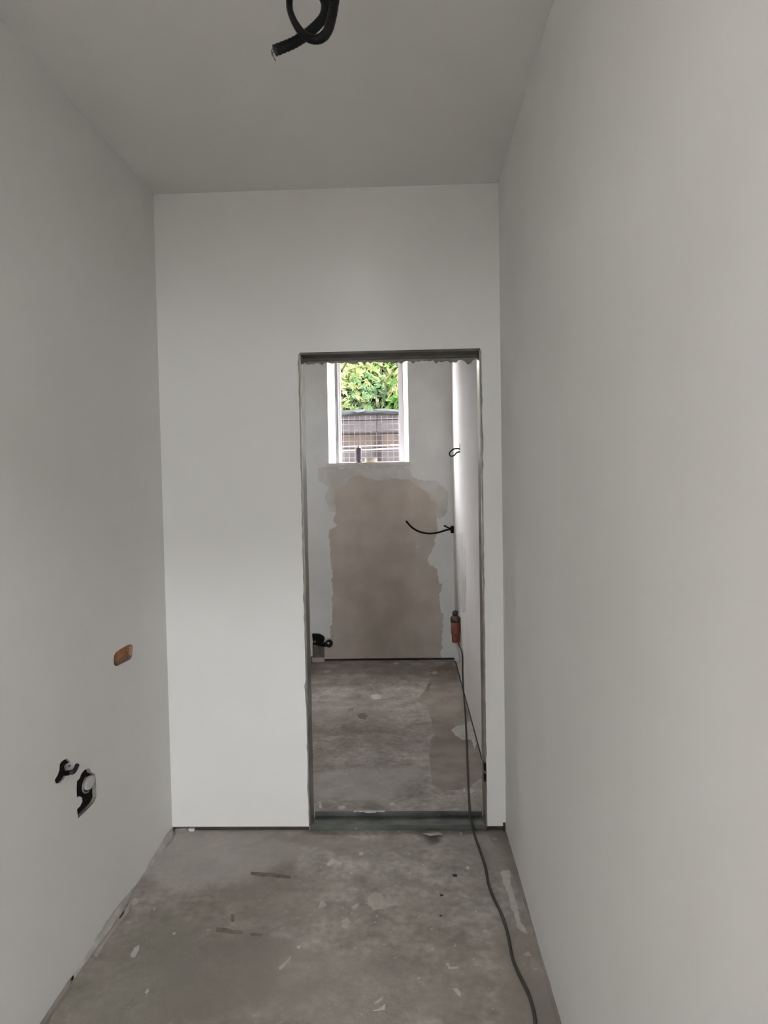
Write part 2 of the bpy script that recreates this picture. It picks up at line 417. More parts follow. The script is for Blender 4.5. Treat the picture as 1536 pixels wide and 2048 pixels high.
def cut(target, poly_px, depth, yz=None):
    pts = [Vector((WL + 0.01, y, z)) for y, z in (yz or [(p.y, p.z) for p in [on_x(px, py, WL) for px, py in poly_px]])]
    c = MB().prism(pts, (-depth - 0.01, 0, 0)).build('cutter', 'wall')
    m = target.modifiers.new('b', 'BOOLEAN'); m.operation = 'DIFFERENCE'; m.solver = 'EXACT'; m.object = c
    dg = bpy.context.evaluated_depsgraph_get()
    me = bpy.data.meshes.new_from_object(target.evaluated_get(dg))
    target.modifiers.clear(); target.data = me
    bpy.data.objects.remove(c)


for poly in (socket_px, stub_px, brick_px): cut(wall_left, poly, 0.05)
for p in wall_left.data.polygons:
    c = p.center
    p.material_index = (2 if c.z > 0.7 else 1) if (WL - 0.06 < c.x < WL - 0.001 and 0.2 < c.z < 1.2 and 1.5 < c.y < 2.95 and p.area < 0.05) else 0
tag(wall_left, 'white plastered left wall with three cut holes', 'wall', kind=ST)

# right wall, one run through both rooms but with its own plane behind the door wall
tag(MB().box(WR, WR + 0.12, YR, D + DT, 0.0, ZC).build('wall_right', 'wall'), 'plain white right wall beside the doorway', 'wall', kind=ST)
wrb = MB().box(WRB, WRB + 0.14, D + DT, YB, 0.0, 2.80).build('wall_right', 'pinkskim')
tag(wrb, 'skim plastered right wall of the room beyond the doorway', 'wall', kind=ST)
tag(MB().box(WL - 0.12, WL, D + DT, YB, 0.0, 2.80).build('wall_left', 'skim'), 'plastered left wall of the room beyond the doorway', 'wall', kind=ST)

# end wall (three panels round the opening), raised off the floor with a dark gap under it
we = MB()
we.box(WL, DL, D, D + DT, GAP, ZC); we.box(DR, WR, D, D + DT, GAP, ZC); we.box(DL, DR, D, D + DT, DH, ZC)
wall_end = we.build('wall_end', 'wall')
tag(wall_end, 'white wall around the doorway with a dark gap along its foot', 'wall', kind=ST)
for (a, b) in ((WL, DL), (DR, WR)):
    MB().box(a, b, D + 0.010, D + DT - 0.01, 0, GAP).build('sole_plate', 'gap', wall_end)
# upturned black end of the plate and plaster lumps in the left corner
MB().box(WR - 0.012, WR - 0.002, D - 0.003, D + 0.012, 0, 0.036).build('plate_end', 'gap', wall_end)
lump = [on_y(px, py, D - 0.002) for px, py in zoom_pts([(325, 246), (378, 246), (374, 275), (360, 294), (345, 280), (330, 265)], 300, 1600, 4.267)]
MB().prism(lump, (0, 0.02, 0)).build('plaster_drip', 'skim', wall_end)
lump = [on_y(px, py, D - 0.004) for px, py in zoom_pts([(215, 250), (300, 240), (330, 262), (345, 292), (300, 305), (260, 300), (225, 275)], 300, 1600, 4.267)]
MB().prism(lump, (0, 0.03, 0)).build('plaster_lump', 'reveal', wall_end)

# ---- steel lined door opening
door = thing('door_1', ((DL + DR) / 2, D + DT / 2, 0), 'open doorway lined with dull galvanised steel studs', 'doorway', kind=ST)
S = 0.004


def channel(name, side):
    """C stud whose web lines the reveal, lips folded round both wall faces"""
    m = MB()
    if side == 'L':
        m.box(DL, DL + S, D - 0.002, D + DT + 0.002, 0, DH - S)
        m.box(DL - 0.005, DL + S, D - 0.003, D + 0.0, 0.0, DH)
    elif side == 'R':
        m.box(DR - S, DR, D - 0.002, D + DT + 0.002, 0, DH - S)
        m.box(DR - S, DR + 0.004, D - 0.003, D + 0.0, 0.0, DH)
    else:
        m.box(DL, DR, D - 0.002, D + DT + 0.002, DH - S, DH); m.box(DL, DR, D - 0.003, D, DH - S, DH + 0.006)
        m.box(DL + S, DR - S, D + DT - 0.012, D + DT + 0.002, DH - 0.014, DH - S)
    return m.build(name, 'galvdark' if side == 'T' else 'galv', door)


channel('jamb_stud', 'L'); channel('jamb_stud', 'R'); channel('head_stud', 'T')
# ragged plaster hanging off the far edge of the head and down the jambs
rnd = random.Random(3)
top = []; bot = []
n = 60
for i in range(n + 1):
    x = DL + 0.005 + (DR - DL - 0.01) * i / n
    top.append((x, D + DT + 0.003, DH - 0.004)); bot.append((x, D + DT + 0.003, DH - 0.018 - abs(rnd.gauss(0, 0.006)) - (0.012 if i in (38, 46, 57, 58, 21) else 0)))
MB().prism(top + bot[::-1], (0, 0.012, 0)).build('plaster_lip', 'lip', door)
for side, x0, sg in (('L', DL, -1), ('R', DR, 1)):
    a = []; b = []
    for i in range(70):
        z = 0.02 + (DH - 0.03) * i / 69
        a.append((x0 + sg * 0.001, D - 0.0035, z)); b.append((x0 + sg * (0.004 + abs(rnd.gauss(0, 0.002))), D - 0.0035, z))
    MB().prism(a + b[::-1], (0, 0.0035, 0)).build('board_edge', 'reveal', door)
# nail plates on the right jamb
for (py0, py1) in ((1525, 1541), (1547, 1562)):
    p0 = on_y(969, py0, D); p1 = on_y(969, py1, D)
    MB().box(DR - 0.006, DR + 0.003, D - 0.006, D + 0.02, p1.z, p0.z).build('black_clip', 'blackmatt', door)
# floor track across the opening
trk = MB()
TW = 0.135                                   # the track is wider than the wall
trk.box(DL + S, DR - S, D + 0.004, D + TW, 0.0, 0.005)
trk.box(DL + S, DR - S, D + 0.002, D + 0.010, 0.005, 0.026)
trk.box(DL + S, DR - S, D + TW - 0.012, D + TW - 0.002, 0.005, 0.026)
track = trk.build('floor_track', 'track', door, bevel=0.0015)
rq = random.Random(31)
for (xa_, xb_, y_, z_, w_) in ((708, 770, D + TW - 0.007, 0.026, 0.007), (730, 752, D + TW - 0.014, 0.024, 0.005), (712, 800, D + 0.018, 0.005, 0.006), (735, 770, D + 0.024, 0.005, 0.008), (820, 838, D + 0.020, 0.005, 0.004)):
    p0 = on_y(xa_, 1640, y_).x; p1 = on_y(xb_, 1640, y_).x; n_ = 14
    up_ = [(p0 + (p1 - p0) * i / n_, y_ + w_ * rq.uniform(0.3, 1), z_) for i in range(n_ + 1)]; dn_ = [(p0 + (p1 - p0) * i / n_, y_ - w_ * rq.uniform(0.3, 1), z_) for i in range(n_ + 1)]
    MB().prism(up_ + dn_[::-1], (0, 0, 0.003)).build('plaster_crust', 'splat', door)

# ---- back wall with the splayed window opening
wi = [on_y(658, 925, YB), on_y(818, 925, YB)]
ZS = 0.5 * (wi[0].z + wi[1].z)                       # sill height
XI0, XI1 = wi[0].x, wi[1].x
YO = YB + 0.20
o0 = on_y(677, 921, YO); o1 = on_y(806, 921, YO)
XO0, XO1 = o0.x, o1.x
ZT = 2.72
wb = MB()
xa, xb, za, zb = WL - 0.12, WRB + 0.14, 0.020, 2.80
ya, yb_ = YB, YB + 0.22
for (y, x0, x1, z0, z1) in ((ya, XI0, XI1, ZS, ZT), (yb_, XO0, XO1, ZS, ZT)):
    o = len(wb.v)
    wb.v += [(xa, y, za), (xb, y, za), (xb, y, zb), (xa, y, zb), (x0, y, z0), (x1, y, z0), (x1, y, z1), (x0, y, z1)]
    wb.f += [(o, o + 1, o + 5, o + 4), (o + 1, o + 2, o + 6, o + 5), (o + 2, o + 3, o + 7, o + 6), (o + 3, o, o + 4, o + 7)]
for i in range(4):
    j = (i + 1) % 4
    wb.f += [(i, j, j + 8, i + 8), (i + 4, j + 4, j + 12, i + 12)]
wall_back = wb.build('wall_back', 'skim')
tag(wall_back, 'skimmed far wall with a bare brown plasterboard area below the window', 'wall', kind=ST)
MB().box(xa, xb, YB + 0.02, YB + 0.20, 0, 0.020).build('sole_plate', 'gap', wall_back)
MB().box(xa, WL, YB, YB + 0.22, 0, 0.02).box(WRB, xb, YB, YB + 0.22, 0, 0.02).build('end_block', 'gap', wall_back)
bare = zoom_pts([(400, 150), (480, 120), (560, 150), (640, 165), (760, 150), (880, 155), (920, 190), (1000, 240), (1040, 270), (1060, 330), (1105, 350), (1105, 480), (1110, 600), (1085, 640),
                 (1090, 690), (1050, 760), (1030, 800), (1050, 850), (1110, 880), (1125, 1000), (1150, 1000), (1145, 1050), (1125, 1080), (1135, 1180), (1135, 1230), (1160, 1240), (1150, 1400),
                 (1145, 1500), (1160, 1520), (1135, 1550), (1145, 1605), (200, 1605), (195, 1480), (250, 1440), (245, 1340), (265, 1330), (260, 1100), (270, 1080), (255, 960), (265, 930),
                 (250, 850), (245, 750), (235, 640), (235, 570), (300, 530), (270, 490), (290, 430), (280, 240), (310, 220), (380, 190)], 600, 920, 4.042)
thin = zoom_pts([(140, 62), (240, 66), (870, 60), (905, 130), (1000, 170), (1100, 170), (1200, 260), (1190, 420), (1130, 480), (1060, 440), (240, 420), (200, 300), (230, 220), (150, 160)], 600, 920, 4.042)
q = ragged([on_y(px, py, YB) for px, py in thin], 0.02, 0.010, 17)
MB().prism([Vector((p.x, YB - 0.0008, p.z)) for p in q], (0, 0.002, 0)).build('thin_skim', 'thinskim', wall_back)
q = ragged([on_y(px, py, YB) for px, py in bare], 0.016, 0.006, 11)
MB().prism([Vector((p.x, YB - 0.0015, p.z if p.z > 0.05 else 0.0205)) for p in q], (0, 0.002, 0)).build('bare_plasterboard', 'bare', wall_back)
q = ragged([on_x(px, py, WRB) for px, py in [(910, 1070), (926, 1063), (931, 1100), (932, 1180), (931, 1222), (912, 1225)]], 0.05, 0.01, 12)
MB().prism([Vector((WRB - 0.0015, min(p.y, YB - 0.002), p.z)) for p in q], (0.002, 0, 0)).build('bare_board', 'bareside', wrb)
# dark gap where the right wall meets the floor beyond the door
MB().box(WRB - 0.004, WRB + 0.001, D + DT + 0.4, YB - 0.02, 0.0, 0.012).build('foot_gap', 'gap', wrb)

# ---- wall, doorway and room behind the camera, unseen and invented to shape the light
m = MB()
m.box(WL - 0.12, -0.62, YR - 0.12, YR, 0, ZC + 0.1); m.box(0.36, WR + 0.12, YR - 0.12, YR, 0, ZC + 0.1); m.box(-0.62, 0.36, YR - 0.12, YR, 2.06, ZC + 0.1)
m.box(-3.2, WL - 0.12, YR - 0.12, YR, 0, 4.25); m.box(WR + 0.12, 3.4, YR - 0.12, YR, 0, 4.25); m.box(WL - 0.12, WR + 0.12, YR - 0.12, YR, ZC + 0.1, 4.25)
tag(m.build('added_wall_rear', 'wall'), 'added white wall with a doorway behind the viewer, shaping the light', 'wall', kind=ST)
tag(MB().box(-3.32, -3.2, -6.2, YR, 0, 4.25).build('added_wall_west', 'wall'), 'white side wall of the invented room behind the viewer', 'wall', kind=ST)
tag(MB().box(3.4, 3.52, -6.2, YR, 0, 4.25).build('added_wall_east', 'wall'), 'white opposite side wall of the invented room behind the viewer', 'wall', kind=ST)
m = MB()
hx0, hx1, hz0, hz1 = 0.6, 1.6, 3.35, 4.1  # invented high opening around the added lamp
m.box(-3.2, WW[0][0], -6.2, -6.0, 0, hz0); m.box(WW[0][1], WW[1][0], -6.2, -6.0, 0, hz0); m.box(WW[1][1], 3.4, -6.2, -6.0, 0, hz0)
for w in WW:
    m.box(w[0], w[1], -6.2, -6.0, 0, WZ[0]); m.box(w[0], w[1], -6.2, -6.0, WZ[1], hz0)
m.box(-3.2, hx0, -6.2, -6.0, hz0, 4.25); m.box(hx1, 3.4, -6.2, -6.0, hz0, 4.25); m.box(hx0, hx1, -6.2, -6.0, hz1, 4.25)
tag(m.build('added_wall_far', 'wall'), 'white wall with added light openings at the far end of the invented room behind the viewer', 'wall', kind=ST)

# unseen rooflight added to light the small room
rw = thing('added_rooflight', ((RL[0] + RL[1]) / 2, (RL[2] + RL[3]) / 2, ZC + 0.1), 'added white framed rooflight, out of view in the ceiling overhead', 'window', kind=ST)
for (x0, x1, y0, y1) in ((RL[0] - 0.04, RL[0], RL[2] - 0.04, RL[3] + 0.04), (RL[1], RL[1] + 0.04, RL[2] - 0.04, RL[3] + 0.04), (RL[0], RL[1], RL[2] - 0.04, RL[2]), (RL[0], RL[1], RL[3], RL[3] + 0.04)):
    MB().box(x0, x1, y0, y1, ZC + 0.1, ZC + 0.16).build('frame_bar', 'upvc', rw)
MB().box(RL[0], RL[1], RL[2], RL[3], ZC + 0.12, ZC + 0.126).build('pane', 'glass', rw)
# ------------------------------------------------------------------ window
win = thing('window_1', ((XO0 + XO1) / 2, YO, ZS), 'tall white window with its top hung sash propped open', 'window', kind=ST)
fw = 0.030
m = MB(); m.box(XO0 - 0.01, XO0 + fw * 0.45, YO - 0.03, YO + 0.03, ZS, ZT); m.build('frame_jamb', 'upvc', win)
m = MB(); m.box(XO0 + fw * 0.45, XO0 + fw, YO - 0.012, YO + 0.03, ZS, ZT); m.build('frame_rebate', 'upvc', win)
m = MB(); m.box(XO0 - 0.004, XO0 + 0.004, YO - 0.034, YO - 0.029, ZS, ZT); m.build('seal_strip', 'seal', win)
m = MB(); m.box(XO1 - fw * 0.45, XO1 + 0.01, YO - 0.03, YO + 0.03, ZS, ZT); m.build('frame_jamb', 'upvc', win)
m = MB(); m.box(XO1 - fw, XO1 - fw * 0.45, YO - 0.012, YO + 0.03, ZS, ZT); m.build('frame_rebate', 'upvc', win)
m = MB(); m.box(XO0 + 0.014, XO1 - 0.014, YO - 0.03, YO + 0.03, ZT - 0.03, ZT); m.build('frame_head', 'upvc', win)
m = MB(); m.box(XO0 + 0.014, XO1 - 0.014, YO - 0.03, YO + 0.03, ZS, ZS + 0.012); m.build('frame_sill', 'upvc', win)
# sash, hinged at the head and pushed out nearly level
ang = math.radians(95); hy, hz = YO + 0.035, ZT - 0.012; SL = 0.86
sd = Vector((0, math.sin(ang), -math.cos(ang)))
H0 = Vector((XO0 + 0.012, hy, hz)); H1 = Vector((XO1 - 0.012, hy, hz))
sash = MB()
sash.bar(H0, H0 + sd * SL, 0.04, 0.035); sash.bar(H1, H1 + sd * SL, 0.04, 0.035)
sash.bar(H0, H1, 0.04, 0.035); sash.bar(H0 + sd * SL, H1 + sd * SL, 0.04, 0.035)
so = sash.build('sash', 'upvc', win)
MB().bar((H0 + H1) / 2 + sd * 0.03, (H0 + H1) / 2 + sd * (SL - 0.03), (H1 - H0).length - 0.03, 0.006).build('pane', 'glass', so)
for x, sg, pa, pb in ((XO0 + fw, 1, (683, 742), (696, 720)), (XO1 - fw, -1, (798, 737), (787, 716))):
    a = on_y(pa[0], pa[1], YO + 0.02); b = on_y(pb[0], pb[1], YO + 0.30)
    MB().bar(a, b, 0.010, 0.012).build('stay', 'stay', win)
# plastered window board with a ragged front edge
sx0 = on_y(653, 925, YB - 0.015).x; sx1 = on_y(821, 925, YB - 0.015).x
zt = ZS - 0.001; rr = random.Random(4)
topv = []; botv = []
for i in range(41):
    x = sx0 + (sx1 - sx0) * i / 40
    topv.append((x, YB - 0.018, zt)); botv.append((x, YB - 0.018, zt - 0.022 - rr.uniform(0, 0.007) - (0.008 if 19 < i < 23 else 0)))
sill = MB().prism(topv + botv[::-1], (0, 0.0175, 0)).build('window_sill', 'sill')
tag(sill, 'rough plastered ledge with ragged front edge under the window', 'window sill', kind=ST)


# spray can and tape roll on the sill
def can_at():
    a = on_y(717.5, 921, YB + 0.06); z0 = ZS
    h = on_y(717, 893, YB + 0.06).z - z0
    t = thing('spray_can', (a.x, YB + 0.06, z0), 'slim grey spray can standing on the window ledge', 'can')
    r = 0.027
    MB().lathe((a.x, YB + 0.06, z0), [(r * 0.9, 0), (r, 0.004), (r, h * 0.16), (r, h * 0.88), (r * 0.92, h * 0.93), (r * 0.5, h * 0.94)], 20).build('body', 'can', t, True)
    MB().lathe((a.x, YB + 0.06, z0 + 0.006), [(r * 1.02, 0), (r * 1.02, h * 0.14)], 20).build('base_band', 'candark', t, True)
    MB().lathe((a.x, YB + 0.06, z0 + h * 0.905), [(r * 0.6, 0), (r * 0.55, h * 0.05), (r * 0.3, h * 0.06), (r * 0.28, h * 0.14), (r * 0.1, h * 0.145)], 16).build('nozzle', 'candark', t, True)


can_at()
a = on_y(742, 921, YB + 0.07)
tp = thing('tape_roll', (a.x, YB + 0.07, ZS), 'cream roll of tape lying flat on the window ledge', 'tape')
R_ = 0.052; hh = 0.036
nseg = 28
m = MB()
ring = [(R_, 0), (R_, hh), (R_ * 0.78, hh), (R_ * 0.78, 0)]
vsr = [Vector((a.x + r * math.cos(2 * PI * k / nseg), YB + 0.07 + r * math.sin(2 * PI * k / nseg), ZS + z)) for (r, z) in ring for k in range(nseg)]
m.add(vsr, [(i * nseg + k, i * nseg + (k + 1) % nseg, ((i + 1) % 4) * nseg + (k + 1) % nseg, ((i + 1) % 4) * nseg + k) for i in range(4) for k in range(nseg)])
m.build('tape_winding', 'tape', tp, True)
m = MB(); ring = [(R_ * 0.78, 0), (R_ * 0.78, hh), (R_ * 0.72, hh), (R_ * 0.72, 0)]
vsr = [Vector((a.x + r * math.cos(2 * PI * k / nseg), YB + 0.07 + r * math.sin(2 * PI * k / nseg), ZS + z)) for (r, z) in ring for k in range(nseg)]
m.add(vsr, [(i * nseg + k, i * nseg + (k + 1) % nseg, ((i + 1) % 4) * nseg + (k + 1) % nseg, ((i + 1) % 4) * nseg + k) for i in range(4) for k in range(nseg)])
m.build('cardboard_core', 'card', tp, True)

# ------------------------------------------------------------------ outdoors
GZ = 0.55
tag(MB().box(-3.4, 6, -14, -6.2, -0.4, -0.1).build('ground', 'bounce_patio'), 'added pale paving, out of view, bouncing light in through the openings behind the viewer', 'ground', kind=ST)
tag(MB().box(-9, -3.4, -9, 12, -0.4, -0.1).add([], []).box(-3.4, WL - 0.14, YR, YB + 0.22, -0.4, -0.1).build('ground', 'soil'), 'low garden ground along the side of the house', 'ground', kind=ST)
tag(MB().box(-3.3, 6, YB + 0.22, 12, GZ - 0.7, GZ).build('ground', 'soil'), 'garden soil between the house and the fence', 'ground', kind=ST)
# wire mesh guard outside the window
YM = YB + 0.30
ztop = on_y(742, 832, YM).z; xm0 = XO0 - 0.12; xm1 = XO1 + 0.12; zm0 = ZS - 0.10
mesh = thing('wire_mesh_guard', ((xm0 + xm1) / 2, YM, zm0), 'white square wire mesh panel fixed outside the window', 'wire mesh')
step = 0.0488
base_x = on_y(698, 870, YM).x
nx0 = math.ceil((xm0 - base_x) / step); nx1 = math.floor((xm1 - base_x) / step)
for i in range(nx0, nx1 + 1):
    x = base_x + i * step
    MB().bar((x, YM, zm0), (x, YM, ztop), 0.003, 0.003, (0, 1, 0)).build('vertical_wire', 'whitewire', mesh)
z = on_y(742, 837.5, YM).z; k = 0
while z > zm0:
    MB().bar((xm0, YM - 0.004, z), (xm1, YM - 0.004, z), 0.003, 0.003).build('horizontal_wire', 'whitewire', mesh)
    z -= step
for x in (xm0 + 0.02, xm1 - 0.02):
    for zz in (zm0 + 0.04, ztop - 0.06):
        MB().box(x - 0.01, x + 0.01, YB + 0.22, YM + 0.004, zz - 0.01, zz + 0.01).build('bracket', 'stay', mesh)
# two white pipes between the mesh and the fence
YP = YB + 0.42
rail = thing('white_railing', (-0.3, YP, GZ), 'pair of thin white rods running across outside the window', 'railing')
for (p0, p1, rad, joint) in (((684, 893.5), (804, 889.5), 0.0045, 786), ((684, 901.5), (804, 896.5), 0.007, 802)):
    a = on_y(*p0, YP); b = on_y(*p1, YP); d = (b - a)
    a2 = a - d * 1.2; b2 = b + d * 1.0
    MB().tube([a2, b2], rad, 10).build('rod', 'whitewire', rail, True)
    j = a.lerp(b, (joint - 684) / 120)
    MB().tube([j - d * 0.03, j + d * 0.03], rad * 1.6, 10).build('joint', 'whitewire', rail, True)
for e in (a2.lerp(b2, 0.02), a2.lerp(b2, 0.98)):
    MB().bar((e.x, YP + 0.026, GZ), (e.x, YP + 0.026, e.z + 0.09), 0.03, 0.03, (0, 1, 0)).build('support_post', 'fence_dark', rail)

# fence
YF = 7.75
fz = lambda py, px=742: on_y(px, py, YF).z
fence = thing('garden_fence', (0, YF, GZ), 'weathered brown and grey board fence below the hedge', 'fence')
ztopf = fz(820)
rows = [(fz(840), ztopf - 0.005, 'fence_grey'), (fz(865), fz(841), 'fence_grey')]
zc_ = fz(868); kk = 0
while zc_ > GZ + 0.05:
    z2 = max(zc_ - 0.155, GZ + 0.02)
    rows.append((z2, zc_, 'fence_brown' if kk % 3 != 1 else 'fence_grey')); zc_ = z2 - 0.006; kk += 1
for (z0, z1, mm) in rows:
    for (x0, x1) in ((-3.6, -1.45), (-1.44, on_y(754, 880, YF).x), (on_y(754, 880, YF).x + 0.004, 1.8), (1.81, 3.6)):
        dy = random.uniform(-0.006, 0.006)
        MB().box(x0, x1, YF + dy, YF + 0.025 + dy, z0, z1).build('board', mm, fence, bevel=0.003)
for x in (-3.5, -1.445, on_y(757, 880, YF).x, 1.8, 3.5):
    MB().box(x - 0.022, x + 0.022, YF - 0.03, YF - 0.008, GZ, fz(868)).build('post', 'fence_dark', fence)
MB().box(-3.6, 3.6, YF - 0.014, YF + 0.03, fz(867.5), fz(864.5)).build('rail', 'fence_dark', fence)
# sheet draped over the fence top
vs_, fs_ = [], []
nn = 150; rs = random.Random(9)
low = [fz(831) + 0.012 * math.sin(i * 0.21) + rs.uniform(-0.004, 0.004) for i in range(nn + 1)]
top_ = [ztopf + 0.008 * math.sin(i * 0.33) + 0.006 * math.sin(i * 0.9) for i in range(nn + 1)]
prof_y = (-0.035, -0.03, -0.012, 0.045, 0.06)
for i in range(nn + 1):
    x = -3.6 + 7.2 * i / nn; w = 0.006 * math.sin(i * 0.5)
    vs_ += [(x, YF - 0.032 + w, low[i]), (x, YF - 0.028 - w, (low[i] + top_[i]) / 2), (x, YF - 0.012, top_[i]), (x, YF + 0.04, top_[i] + 0.004), (x, YF + 0.055, top_[i] - 0.15)]
for i in range(nn):
    for k in range(4):
        fs_.append((i * 5 + k, (i + 1) * 5 + k, (i + 1) * 5 + k + 1, i * 5 + k + 1))
sh = MB().add(vs_, fs_).build('plastic_sheet', 'sheet', None, True)
sh.modifiers.new('thick', 'SOLIDIFY').thickness = 0.003
tag(sh, 'dark grey plastic sheeting draped over the fence top', 'sheeting')
for (pts, s_) in (([(704, 822), (716, 821), (729, 819), (735, 816), (728, 823), (715, 825)], 1), ([(745, 818), (770, 817), (803, 820), (803, 824), (772, 821), (752, 820)], 2)):
    MB().prism([on_y(px, py, YF - 0.045) for px, py in pts], (0, 0.012, 0)).build('torn_edge', 'sheetpale', sh)


def shrub(cx, cy, base, rx, ry, h, mats, ncl, label, seed, leaf=0.082):
    rd = random.Random(seed)
    t = thing('hedge_shrub', (cx, cy, base), label, 'shrub', 'shrubs behind the fence')
    st = MB()
    for k in range(5):
        an = rd.uniform(0, 2 * PI); ex = Vector((cx + rx * 0.45 * math.cos(an), cy + ry * 0.45 * math.sin(an), base + h * rd.uniform(0.6, 0.85)))
        st.tube(smooth([(cx + 0.05 * math.cos(an), cy + 0.05 * math.sin(an), base), Vector((cx, cy, base)).lerp(ex, 0.5) + Vector((0.05, 0, 0.1)), ex], 6), lambda s, L: 0.028 * (1 - 0.7 * s / L), 7)
    st.build('stems', 'bark', t, True)
    def lump(an, z): return 1 + 0.09 * math.sin(3 * an + seed) * math.cos(5 * z + seed) + 0.07 * math.sin(7 * an + 4 * z)
    def env(z):                       # radius factor at relative height z, full sides and a rounded top
        return math.sqrt(max(0.0, 1 - max(0, (z - 0.55) / 0.45) ** 3)) * (0.75 + 0.25 * min(1, z / 0.25))
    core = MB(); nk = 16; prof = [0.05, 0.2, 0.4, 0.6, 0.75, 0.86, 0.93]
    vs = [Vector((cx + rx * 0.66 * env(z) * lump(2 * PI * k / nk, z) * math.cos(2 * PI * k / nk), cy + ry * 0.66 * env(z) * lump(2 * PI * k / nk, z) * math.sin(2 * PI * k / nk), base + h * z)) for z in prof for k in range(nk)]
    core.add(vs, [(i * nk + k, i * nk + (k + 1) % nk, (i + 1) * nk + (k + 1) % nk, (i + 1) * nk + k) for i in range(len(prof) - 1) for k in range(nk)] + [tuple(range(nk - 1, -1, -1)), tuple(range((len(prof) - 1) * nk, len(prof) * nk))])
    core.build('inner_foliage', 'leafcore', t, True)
    acc = [MB() for _ in mats]
    for i in range(ncl):
        an = rd.uniform(0, 2 * PI); z = rd.random() ** 0.6
        rr_ = lump(an, z) * rd.uniform(0.45, 1.0) ** 0.5 * env(z)
        c = Vector((cx + rx * rr_ * math.cos(an), cy + ry * rr_ * math.sin(an), base + h * z))
        nrm = (Vector((math.cos(an), math.sin(an) - 0.3, 0.55)) + Vector((rd.gauss(0, 0.45), rd.gauss(0, 0.45), rd.gauss(0, 0.4)))).normalized()
        a = nrm.orthogonal().normalized(); a = (Matrix.Rotation(rd.uniform(0, 2 * PI), 3, nrm) @ a)
        mi = min(len(mats) - 1, max(0, int(((1.0 - z) * 2.6 + 0.25 * math.cos(an) + rd.gauss(0, 0.25)) * len(mats))))
        for k in range(5):
            d = Matrix.Rotation((k - 2) * 0.62, 3, nrm) @ a
            s_ = d.cross(nrm); l = leaf * rd.uniform(0.7, 1.15); w = l * 0.24
            tip = c + d * l - nrm * l * 0.22
            mid = c + d * l * 0.45 + nrm * l * 0.05
            acc[mi].add([c, mid + s_ * w, tip, mid - s_ * w], [(0, 1, 2), (0, 2, 3)])
    for mm, b in zip(mats, acc):
        if b.v:
            o = b.build('foliage', mm, t); o['kind'] = 'stuff'
    return t


shrub(-0.72, 8.42, GZ, 0.50, 0.45, 2.50, ['leafyellow', 'leafyellow', 'leafgreen'], 3800, 'yellow-green leafy shrub behind the fence beside the lime green one', 2)
shrub(0.22, 8.42, GZ, 0.50, 0.45, 2.62, ['leafyellow', 'leaflime', 'leafgreen'], 3800, 'lime green shrub with star-shaped leaves behind the fence', 5)
shrub(-1.68, 8.42, GZ, 0.50, 0.45, 2.5, ['leafgreen'], 1600, 'plain green shrub behind the fence, past the yellow-green one', 7)
shrub(1.18, 8.42, GZ, 0.50, 0.45, 2.6, ['leafgreen', 'leafyellow'], 1600, 'mixed green shrub behind the fence, past the lime green one', 8)
shrub(-0.22, 9.5, GZ, 0.52, 0.45, 2.75, ['leafyellow', 'leaflime', 'leafgreen'], 2400, 'taller green shrub in the gap behind the yellow-green and lime shrubs', 9)

# ------------------------------------------------------------------ wall holes: what sits in them
def wall_pt(px, py, x=WL): return on_x(px, py, x)


# black back box behind the big hole
pts = [wall_pt(px, py) for px, py in socket_px]
y0 = min(p.y for p in pts) - 0.0; y1 = max(p.y for p in pts) + 0.0; z0 = min(p.z for p in pts); z1 = max(p.z for p in pts)
ctr = Vector((WL, (y0 + y1) / 2, (z0 + z1) / 2))
bb = thing('socket_box', (WL - 0.045, ctr.y, ctr.z), 'black socket back box in the large jagged hole of the left wall', 'socket box')
cen = sum(pts, Vector()) / len(pts)
inset = [Vector((WL - 0.013, cen.y + (p.y - cen.y) * 0.985, cen.z + (p.z - cen.z) * 0.985)) for p in pts]
MB().prism(inset, (-0.034, 0, 0)).build('box_body', 'blackmatt', bb)
d0 = wall_pt(100 + 975 / 12.8, 1490 + 965 / 12.8, WL - 0.012)
ry_ = abs(wall_pt(100 + 1090 / 12.8, 1490 + 965 / 12.8, WL - 0.012).y - d0.y); rz_ = 0.021
n_ = 24
disc = [Vector((WL - 0.013, d0.y + ry_ * math.cos(2 * PI * k / n_), d0.z + rz_ * math.sin(2 * PI * k / n_))) for k in range(n_)]
MB().prism(disc, (0.010, 0, 0)).build('white_plug', 'whiteplastic', bb, bevel=0.002)
arc = [Vector((WL - 0.010, d0.y + (ry_ * 1.35) * math.cos(t_), d0.z + rz_ * 1.3 * math.sin(t_))) for t_ in [PI * 0.62 + PI * 0.85 * k / 14 for k in range(15)]]
MB().tube(arc, 0.003, 8).build('grey_cable_loop', 'reveal', bb, True)
# cable hole
pts = [wall_pt(px, py) for px, py in stub_px]
cen = sum(pts, Vector()) / len(pts)
cb = thing('cable_stub', (WL - 0.045, cen.y, cen.z), 'short dark cable curling out of the small ragged hole in the left wall', 'cable')
inset = [Vector((WL - 0.006, cen.y + (p.y - cen.y) * 0.97, cen.z + (p.z - cen.z) * 0.97)) for p in pts]
MB().prism(inset, (-0.035, 0, 0)).build('hole_shade_fill', 'blackmatt', cb)  # black fill standing for the shaded depth of the hole
cz = lambda X, Y, o: wall_pt(100 + X / 12.8, 1490 + Y / 12.8, WL + o)
MB().tube(smooth([cz(440, 700, -0.012), cz(520, 700, 0.004), cz(600, 690, 0.012), cz(655, 610, 0.014), cz(700, 510, 0.013)], 6), 0.0068, 10).build('cable', 'bluecable', cb, True)
MB().tube(smooth([cz(400, 640, -0.010), cz(430, 600, 0.002), cz(470, 560, 0.005), cz(500, 520, -0.004)], 6), 0.0045, 8).build('grey_core', 'reveal', cb, True)
